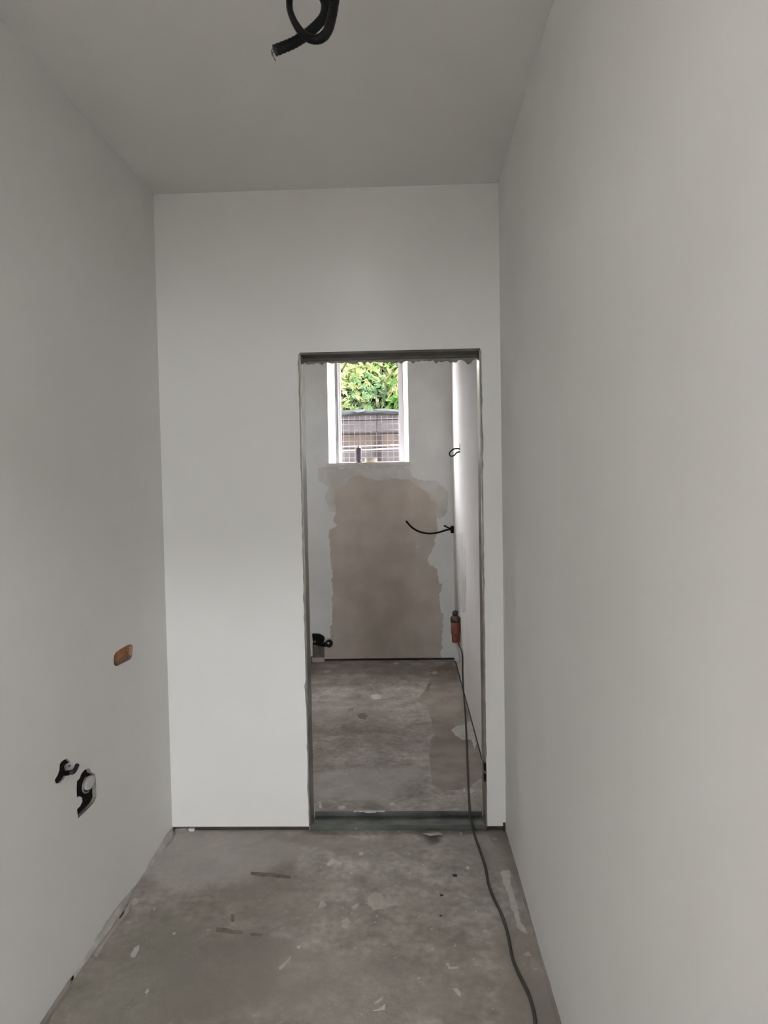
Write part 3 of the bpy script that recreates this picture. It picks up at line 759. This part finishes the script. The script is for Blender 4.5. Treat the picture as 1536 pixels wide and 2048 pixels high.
# brick hole
pts = [wall_pt(px, py) for px, py in brick_px]
cen = sum(pts, Vector()) / len(pts)
bh = thing('exposed_brick', (WL - 0.045, cen.y, cen.z), 'orange brown brick showing through the rounded hole in the left wall', 'brick')
inset = [Vector((WL - 0.014, cen.y + (p.y - cen.y) * 0.98, cen.z + (p.z - cen.z) * 0.98)) for p in pts]
MB().prism(inset, (-0.028, 0, 0)).build('brick_face', 'brick', bh)
led = [on_x(px, py, WL - 0.010) for px, py in zoom_pts([(470, 1000), (600, 930), (740, 800), (900, 760), (980, 740), (960, 830), (900, 900), (760, 980), (600, 1050), (500, 1090)], 200, 1260, 15.36)]
MB().prism([Vector((WL - 0.010, p.y, p.z)) for p in led], (-0.01, 0, 0)).build('mortar_ledge', 'rubble', bh)

# ------------------------------------------------------------------ ceiling conduit
YCQ = 1.66
cq = lambda px, py, o=0.0: on_y(px, py, YCQ + o)
topq = on_y(640, -40, YCQ)
ctop = Vector((topq.x, YCQ, ZC))
con = thing('ceiling_conduit', ctop, 'black ribbed conduit looped in a knot and hanging from the ceiling', 'conduit')
path = smooth([Vector((cq(666, -84).x, YCQ, ZC + 0.005)), cq(669, -50), cq(671, -24), cq(669, 0), cq(663, 36, -0.01), cq(653, 66, -0.025), cq(634, 79, -0.035), cq(609, 71, -0.03), cq(589, 44, -0.015),
               cq(579, 14, 0.0), cq(583, -18, 0.012), cq(603, -36, 0.022), cq(630, -26, 0.028), cq(650, 2, 0.028), cq(648, 32, 0.024), cq(624, 60, 0.02), cq(590, 84, 0.012), cq(550, 101, 0.0)], 14)
rc = 0.0112


def rprof(s, L):                             # thin flex in the loop, wider sleeve at the knot and the tail
    t = s / L
    k = 0.86 if t < 0.18 else 1.0
    w = math.exp(-((t - 0.52) / 0.13) ** 2)
    return rc * (1.0 - 0.36 * w) * (1 + 0.08 * max(0.0, t - 0.8) / 0.2) * (1.0 - 0.12 * math.exp(-(t / 0.12) ** 2))


MB().tube(path, lambda s, L: rprof(s, L) * (1.0 + 0.06 * math.sin(s * 2 * PI / 0.0058)), 14).build('conduit', 'black', con, True)
e0 = path[-1]
MB().tube(smooth([e0 + Vector((0.01, 0, 0.004)), cq(546, 104), cq(547, 112), cq(551, 122)], 6), 0.0011, 6).build('wire', 'copper', con, True)
MB().tube(smooth([e0 + Vector((0.01, 0, 0.008)), cq(545, 98), cq(543, 104), cq(545, 113)], 6), 0.0009, 6).build('wire', 'copper', con, True)

# ------------------------------------------------------------------ back room cables and fittings
xw = WRB
a = on_x(920, 900, xw); lpd = a.y
cl = thing('cable_loop', (xw, a.y, a.z), 'small black cable loop poking out of the right wall level with the window ledge', 'cable')
q = lambda px, py, y=lpd: on_y(px, py, y)
MB().tube(smooth([a + Vector((0.01, 0, 0)), q(915, 897), q(906, 899), q(899, 906), q(901, 912), q(908, 911), q(914, 905), a + Vector((0.01, 0, -0.012))], 8), 0.0052, 10).build('loop', 'black', cl, True)
MB().tube([a + Vector((-0.001, 0, 0)), on_x(919.5, 888, xw) + Vector((-0.001, 0, 0))], 0.0022, 6).build('tail', 'black', cl, True)

yc = 5.93
a = q(907, 1058, yc); a.x = xw
cc = thing('wall_cable', (xw, yc, a.z), 'long black cable curving out of a clip in the corner past the bare plasterboard', 'cable')
m = MB(); p0 = q(901, 1050, yc); p1 = q(908.5, 1066, yc)
m.box(min(p0.x, xw - 0.02), xw, yc - 0.02, yc + 0.02, p1.z, p0.z - 0.008)
m.build('clip', 'blackmatt', cc, bevel=0.004)
MB().tube(smooth([Vector((xw - 0.008, yc, a.z)), q(893, 1060, yc - 0.01), q(876, 1065, yc - 0.03), q(857, 1067, yc - 0.05), q(838, 1063, yc - 0.07), q(823, 1054, yc - 0.08), q(812, 1042, yc - 0.09)], 8), 0.0078, 10).build('cable', 'blackmatt', cc, True)
MB().tube(smooth([Vector((xw - 0.012, yc, a.z + 0.004)), q(898, 1056, yc - 0.01), q(888, 1051, yc - 0.02)], 5), 0.0065, 8).build('short_stub', 'blackmatt', cc, True)

# orange fitting on the right wall
yo_ = on_x(921, 1255, xw).y
pt = on_x(921, 1243, xw); pb = on_x(921, 1283, xw)
of = thing('orange_fitting', (xw, yo_, pb.z), 'reddish orange upright fitting with brown cap on the right wall beyond the doorway', 'fitting')
ox = xw - 0.036; rO = 0.036
MB().lathe((ox, yo_, pb.z), [(rO * 0.80, 0), (rO * 0.86, 0.012), (rO * 0.86, 0.055), (rO * 1.0, 0.068), (rO * 1.0, pt.z - pb.z)], 20).build('body', 'orange', of, True)
zt_ = pt.z
MB().lathe((ox - 0.002, yo_, zt_ - 0.004), [(rO * 1.04, 0), (rO * 1.06, 0.03), (rO * 0.8, 0.042), (rO * 0.55, 0.05)], 20).build('cap', 'browncap', of, True)
MB().lathe((ox - 0.002, yo_, zt_ + 0.042), [(rO * 0.55, 0), (rO * 0.62, 0.02), (rO * 0.5, 0.036), (rO * 0.2, 0.042)], 16).build('knob', 'browncap', of, True)
MB().lathe((ox, yo_ - rO * 0.3, zt_ + 0.012), [(rO * 0.75, 0), (rO * 0.78, 0.010)], 16).build('collar', 'rubble', of, True)
MB().bar((ox - 0.026, yo_ - 0.022, pb.z + 0.078), (ox + 0.004, yo_ - 0.036, pb.z + 0.056), 0.006, 0.010).build('latch', 'browncap', of)
pw = on_x(917, 1297, xw)
wp = MB().lathe((xw - 0.028, yo_, pw.z - 0.042), [(0.008, 0), (0.020, 0.010), (0.024, 0.03), (0.018, 0.055), (0.012, 0.066), (0.011, pb.z - pw.z + 0.042)], 14).build('white_plug', 'whiteplastic', of, True)

# pipe fitting in the left corner of the back wall with its broken recess
qa = lambda X, Y, y=YB: on_y(590 + X / 11.815, 1240 + Y / 11.815, y)
pf = thing('pipe_fitting', (qa(540, 640).x, YB - 0.02, 0), 'black pipe elbow fitting over a brown recess at the foot of the far wall', 'pipe fitting')
rec = [qa(415, 580, YB - 0.004), qa(690, 600, YB - 0.004), qa(685, 905, YB - 0.004), qa(600, 890, YB - 0.004), qa(500, 900, YB - 0.004), qa(415, 880, YB - 0.004)]
MB().prism(rec, (0, 0.005, 0)).build('recess_backing', 'recess', pf)
for (x0, x1) in ((412, 450), (650, 690)):
    m = MB(); u0 = qa(x0, 560, YB - 0.03); u1 = qa(x1, 900, YB - 0.03)
    m.box(u0.x, u1.x, YB - 0.03, YB - 0.003, u1.z, u0.z).build('recess_side', 'scuff', pf)
u0 = qa(405, 890, YB - 0.03); u1 = qa(690, 990, YB - 0.03)
MB().box(u0.x, u1.x, YB - 0.03, YB - 0.002, 0.0, u0.z).build('recess_kerb', 'splatdim', pf)
u0 = qa(340, 880, YB - 0.03); u1 = qa(405, 990, YB - 0.03)
MB().box(u0.x, u1.x, YB - 0.05, YB - 0.002, 0.0, u0.z).build('rubble_block', 'scuff', pf)
YQ = YB - 0.05
blk = [qa(400, 340, YQ), qa(560, 350, YQ), qa(620, 375, YQ), qa(680, 420, YQ), qa(685, 500, YQ), qa(600, 590, YQ), qa(430, 585, YQ)]
MB().prism(blk, (0, 0.05, 0)).build('mounting_plate', 'blackmatt', pf, bevel=0.003)
MB().tube(smooth([qa(520, 540, YQ - 0.005), qa(620, 570, YQ - 0.02), qa(720, 580, YQ - 0.02), qa(790, 570, YQ - 0.03)], 5), 0.020, 12).build('elbow', 'blackmatt', pf, True)
ec = qa(800, 570, YQ - 0.045)
MB().lathe(ec, [(0.026, 0), (0.031, 0.006), (0.031, 0.04)], 18, (0, 1, 0)).build('elbow_socket', 'black', pf, True)
MB().lathe(ec + Vector((-0.004, -0.003, 0.008)), [(0.008, 0), (0.009, 0.004)], 12, (0, 1, 0)).build('white_pipe_end', 'whiteplastic', pf, True)
MB().lathe(qa(470, 515, YQ - 0.004), [(0.008, 0), (0.010, 0.004)], 12, (0, 1, 0)).build('screw_boss', 'rubble', pf, True)

# ------------------------------------------------------------------ extension cord over the floor
g = lambda px, py, z=0.0055: on_z(px, py, z)
pts = [Vector((xw - 0.016, yo_ - 0.020, pb.z - 0.007)), on_x(924.5, 1310, xw - 0.012), on_x(925.5, 1350, xw - 0.010), on_x(927, 1385, xw - 0.010), g(930, 1420), g(932, 1460), g(934, 1510), g(936, 1560), g(938, 1600)]
pt1 = g(940, 1622)
pts += [pt1, Vector((g(942, 1636, 0.03).x, D + TW - 0.006, 0.032)), Vector((g(943, 1648, 0.03).x, D + 0.05, 0.020)), Vector((g(945, 1655, 0.03).x, D + 0.006, 0.032)), g(950, 1672),
        g(960, 1700), g(971, 1735), g(977, 1768), g(988, 1797), g(1003, 1828), g(1014, 1862), g(1020, 1892), g(1026, 1920), g(1040, 1952), g(1056, 1985), g(1066, 2018), g(1071, 2052),
        Vector((0.28, 1.45, 0.0055)), Vector((0.29, 1.0, 0.0055)), Vector((0.2, 0.4, 0.0055)), Vector((0.0, -0.6, 0.0055))]
cd = MB().tube(smooth(pts, 8), 0.0052, 10).build('extension_cord', 'cord', None, True)
tag(cd, 'thin dark cord running from the orange fitting through the doorway along the floor', 'cord')

# ------------------------------------------------------------------ floor marks (pieces lying on or stuck to the slab)
def mark(name, poly, m, thick=0.0012, step=0.03, jit=0.006, seed=1):
    q = ragged([on_z(px, py, 0) for px, py in poly], min(step, 0.02) * 0.6, min(jit, 0.005) * 0.8, seed)
    lim = []
    for p in q:
        x = min(max(p.x, WL + 0.003), (WR if p.y < D else WRB) - 0.005)
        lim.append(Vector((x, p.y, 0.0)))
    return MB().prism(lim, (0, 0, thick)).build(name, m, fl)


z3 = lambda pts: zoom_pts(pts, 580, 1300, 3.339)
mark('damp_stain', z3([(930, 120), (1080, 80), (1150, 300), (1205, 460), (1280, 700), (1280, 850), (1180, 930), (1020, 940), (950, 900), (930, 700), (940, 600), (965, 570), (945, 470), (915, 370), (850, 345),
                       (870, 300), (915, 260), (940, 180)]), 'floordark', 0.0006, 0.04, 0.012, 2)
mark('plaster_patch', z3([(1075, 535), (1120, 505), (1180, 500), (1190, 475), (1220, 490), (1228, 560), (1248, 620), (1235, 665), (1215, 600), (1150, 600), (1100, 565)]), 'splat', 0.002, 0.03, 0.006, 3)
mark('plaster_patch', z3([(540, 300), (575, 292), (608, 305), (600, 330), (560, 332), (542, 318)]), 'splat', 0.0015, 0.02, 0.004, 4)
mark('plaster_patch', z3([(940, 150), (975, 142), (988, 155), (960, 165)]), 'splat', 0.002, 0.02, 0.004, 5)
mark('plaster_patch', z3([(690, 90), (715, 82), (728, 92), (705, 100)]), 'splat', 0.002, 0.02, 0.004, 6)
mark('plaster_patch', z3([(220, 140), (270, 132), (280, 150), (235, 160)]), 'splatdim', 0.0015, 0.02, 0.004, 7)
mark('plaster_patch', z3([(1190, 935), (1220, 930), (1238, 950), (1215, 966), (1192, 955)]), 'splat', 0.003, 0.02, 0.003, 8)
mark('plaster_patch', z3([(1155, 930), (1170, 925), (1172, 955), (1160, 955)]), 'splat', 0.003, 0.02, 0.003, 9)
mark('plaster_patch', z3([(190, 1020), (205, 1015), (215, 1060), (200, 1068)]), 'splat', 0.004, 0.02, 0.003, 10)
mark('plaster_patch', z3([(835, 730), (880, 715), (890, 735), (845, 755)]), 'splatdim', 0.001, 0.02, 0.005, 11)
mark('plaster_patch', z3([(665, 1030), (690, 1022), (705, 1040), (670, 1045)]), 'splat', 0.003, 0.02, 0.003, 12)
mark('plaster_patch', z3([(320, 1050), (360, 1042), (378, 1060), (330, 1070)]), 'splat', 0.003, 0.02, 0.003, 13)
mark('plaster_patch', z3([(200, 590), (270, 575), (380, 572), (270, 605)]), 'splatdim', 0.0008, 0.02, 0.006, 15)
mark('oil_mark', z3([(450, 425), (500, 420), (520, 440), (500, 465), (455, 455)]), 'scuff', 0.0006, 0.02, 0.006, 14)
mark('oil_mark', z3([(340, 500), (380, 490), (385, 515), (345, 525)]), 'floordark', 0.0006, 0.02, 0.006, 15)
mark('oil_mark', z3([(385, 395), (430, 385), (420, 410), (390, 415)]), 'floordark', 0.0006, 0.02, 0.006, 16)
mark('oil_mark', z3([(920, 230), (945, 220), (925, 280), (905, 270)]), 'scuff', 0.0009, 0.02, 0.006, 17)
# front room
z6 = lambda pts: zoom_pts(pts, 380, 1680, 3.657)
z7 = lambda pts: zoom_pts(pts, 800, 1650, 4.518)
z8 = lambda pts: zoom_pts(pts, 60, 1680, 4.267)
mark('scuff_mark', z6([(445, 232), (600, 243), (740, 262), (735, 285), (600, 272), (445, 256)]), 'scuff', 0.0006, 0.02, 0.003, 21)
mark('scuff_mark', z6([(750, 262), (960, 258), (965, 285), (860, 300), (760, 285)]), 'floormid', 0.0005, 0.02, 0.006, 22)
mark('scuff_mark', z6([(185, 640), (300, 655), (390, 668), (385, 692), (290, 685), (190, 672)]), 'scuff', 0.0006, 0.02, 0.004, 23)
mark('scuff_mark', z6([(440, 680), (530, 690), (520, 708), (445, 702)]), 'scuff', 0.0005, 0.02, 0.004, 24)
mark('scuff_mark', z6([(298, 545), (325, 545), (320, 600), (302, 600)]), 'scuff', 0.0005, 0.02, 0.003, 25)
mark('plaster_patch', z6([(1310, 410), (1350, 385), (1400, 390), (1428, 450), (1405, 505), (1350, 515), (1305, 470)]), 'splatdim', 0.0007, 0.02, 0.004, 26)
mark('plaster_patch', z6([(1000, 180), (1040, 135), (1075, 150), (1110, 165), (1095, 190), (1060, 170), (1010, 195)]), 'splat', 0.0015, 0.02, 0.004, 27)
mark('plaster_patch', z6([(1110, 590), (1150, 572), (1180, 600), (1145, 650), (1110, 635)]), 'splatdim', 0.0008, 0.02, 0.004, 28)
mark('plaster_patch', z6([(650, 935), (700, 890), (740, 840), (725, 890), (690, 930), (655, 955)]), 'splatdim', 0.001, 0.02, 0.004, 29)
mark('plaster_patch', z6([(1345, 1195), (1415, 1140), (1405, 1170), (1370, 1195)]), 'splat', 0.001, 0.02, 0.003, 30)
mark('plaster_patch', z6([(1340, 1250), (1430, 1200), (1425, 1240), (1380, 1248)]), 'splat', 0.001, 0.02, 0.003, 31)
mark('plaster_patch', z6([(1235, 95), (1265, 88), (1268, 110), (1240, 115)]), 'splat', 0.001, 0.02, 0.003, 32)
mark('plaster_patch', z6([(780, 780), (810, 770), (805, 795), (782, 795)]), 'splat', 0.001, 0.02, 0.003, 33)
mark('plaster_patch', z6([(935, 500), (965, 440), (998, 480), (985, 490), (960, 500)]), 'splatdim', 0.001, 0.02, 0.003, 34)
mark('plaster_patch', z6([(1180, 490), (1225, 462), (1235, 480), (1200, 510)]), 'splatdim', 0.001, 0.02, 0.003, 35)
mark('paint_streak', z7([(905, 430), (930, 412), (995, 410), (998, 540), (1030, 640), (1060, 730), (1090, 870), (1155, 985), (1110, 968), (1060, 930), (1030, 790), (1000, 740), (975, 610), (930, 530), (925, 470)]), 'splat', 0.0012, 0.03, 0.003, 41)
mark('plaster_patch', z7([(475, 1480), (520, 1475), (552, 1520), (545, 1555), (510, 1525)]), 'splat', 0.001, 0.02, 0.003, 42)
mark('plaster_patch', z7([(410, 1255), (440, 1250), (450, 1280), (530, 1280), (525, 1300), (440, 1305)]), 'splat', 0.001, 0.02, 0.003, 43)
mark('plaster_patch', z7([(600, 372), (630, 378), (622, 405), (598, 400)]), 'splat', 0.001, 0.02, 0.003, 44)
mark('plaster_patch', z7([(1110, 1170), (1160, 1140), (1190, 1185), (1140, 1190)]), 'splatdim', 0.001, 0.02, 0.004, 45)
mark('plaster_patch', z7([(540, 72), (560, 70), (562, 90), (540, 92)]), 'splat', 0.004, 0.02, 0.002, 46)
mark('plaster_patch', z7([(830, 115), (870, 118), (880, 135), (845, 140)]), 'splatdim', 0.002, 0.02, 0.003, 47)
mark('damp_stain', z7([(780, 70), (950, 72), (1000, 250), (1060, 430), (1105, 600), (1080, 640), (1010, 440), (930, 300), (860, 220)]), 'floormid', 0.0005, 0.05, 0.01, 48)
mark('damp_stain', z7([(1180, 1200), (1250, 1230), (1330, 1400), (1440, 1700), (1480, 1820), (1260, 1820), (1190, 1500)]), 'floormid', 0.0005, 0.05, 0.01, 49)
mark('plaster_patch', z8([(858, 980), (890, 920), (935, 895), (930, 940), (900, 1000), (862, 1005)]), 'splat', 0.001, 0.02, 0.002, 51)
mark('plaster_patch', z8([(980, 1300), (1010, 1262), (1015, 1295), (990, 1320)]), 'splat', 0.001, 0.02, 0.002, 52)
mark('plaster_patch', z8([(865, 545), (890, 500), (930, 510), (910, 545), (880, 560)]), 'splat', 0.003, 0.02, 0.003, 53)
mark('plaster_patch', z8([(1215, 800), (1240, 785), (1245, 800), (1222, 812)]), 'splat', 0.001, 0.02, 0.002, 54)
mark('plaster_patch', z8([(1050, 590), (1065, 575), (1072, 590), (1060, 605)]), 'splat', 0.001, 0.02, 0.002, 55)
mark('plaster_ridge', z8([(545, 990), (620, 880), (700, 770), (780, 640), (860, 550), (845, 600), (760, 720), (690, 830), (620, 940), (580, 1000)]), 'splatdim', 0.006, 0.04, 0.003, 56)
mark('plaster_ridge', z8([(60, 1600), (150, 1480), (215, 1370), (260, 1230), (320, 1180), (350, 1210), (330, 1290), (250, 1400), (190, 1500), (100, 1640)]), 'floormid', 0.012, 0.04, 0.004, 57)
mark('crack', z8([(760, 682), (790, 635), (808, 618), (800, 640), (770, 684)]), 'stone', 0.0075, 0.05, 0.0, 58)
# mortar fillet along the foot of both side walls
for (x0, sg, ya_, yb2, nm) in ((WL, 1, 1.0, D - 0.02, 'left'), (WR, -1, 0.6, D - 0.04, 'right')):
    rdm = random.Random(21 if sg > 0 else 22); nn = 60; vs_ = []; fs_ = []
    for i in range(nn + 1):
        y = ya_ + (yb2 - ya_) * i / nn
        w = (0.016 + 0.012 * math.sin(i * 0.35) + rdm.uniform(-0.004, 0.004)) if sg > 0 else (0.007 + 0.004 * math.sin(i * 0.4) + rdm.uniform(-0.002, 0.002))
        h = w * 0.9
        vs_ += [(x0 - sg * 0.002, y, -0.002), (x0 + sg * w, y, -0.002), (x0 + sg * w * 0.45, y, h * 0.5), (x0 - sg * 0.002, y, h)]
    for i in range(nn):
        for k in range(4): fs_.append((i * 4 + k, (i + 1) * 4 + k, (i + 1) * 4 + (k + 1) % 4, i * 4 + (k + 1) % 4))
    MB().add(vs_, fs_ + [(0, 1, 2, 3), (nn * 4 + 3, nn * 4 + 2, nn * 4 + 1, nn * 4)]).build('mortar_fillet', 'foot' if sg > 0 else 'floormid', fl, True)

# grit and a torn chip in front of the threshold
for i, (px, py, s_, lab) in enumerate(((909, 1752, 0.0085, 'black grit crumb, the largest lying beside the cord on the floor'), (883, 1791, 0.006, 'small black grit crumb on the floor between the other two'),
                                       (881, 1832, 0.0045, 'tiniest black grit crumb on the floor, farthest from the doorway'))):
    p = on_z(px, py, 0); rdm = random.Random(i)
    bm = bmesh.new(); bmesh.ops.create_icosphere(bm, subdivisions=1, radius=s_)
    for v in bm.verts: v.co = Vector((v.co.x * 1.3, v.co.y, max(v.co.z, -0.3 * s_) * 0.7)) * rdm.uniform(0.75, 1.2)
    zmin = min(v.co.z for v in bm.verts)
    for v in bm.verts: v.co.z -= zmin
    me = bpy.data.meshes.new('grit'); bm.to_mesh(me); bm.free(); me.materials.append(MT['stone'])
    o = bpy.data.objects.new('grit_crumb', me); o.location = p; C.objects.link(o)
    tag(o, lab, 'grit', 'grit crumbs on the floor')
ch = [on_z(px, py, 0) for px, py in z7([(205, 85), (350, 70), (385, 95), (330, 130), (285, 150), (270, 150), (235, 115)])]
n = len(ch); hts = [0.004, 0.003, 0.006, 0.020, 0.026, 0.026, 0.018]
m = MB(); m.add([Vector((p.x, p.y, h)) for p, h in zip(ch, hts)] + [Vector((p.x, p.y, h - 0.002)) for p, h in zip(ch, hts)], [tuple(range(n)), tuple(range(2 * n - 1, n - 1, -1))] + [(i, i + n, (i + 1) % n + n, (i + 1) % n) for i in range(n)])
tag(m.build('torn_chip', 'splatdim'), 'thin torn flake lying on the floor against the doorway track', 'flake')
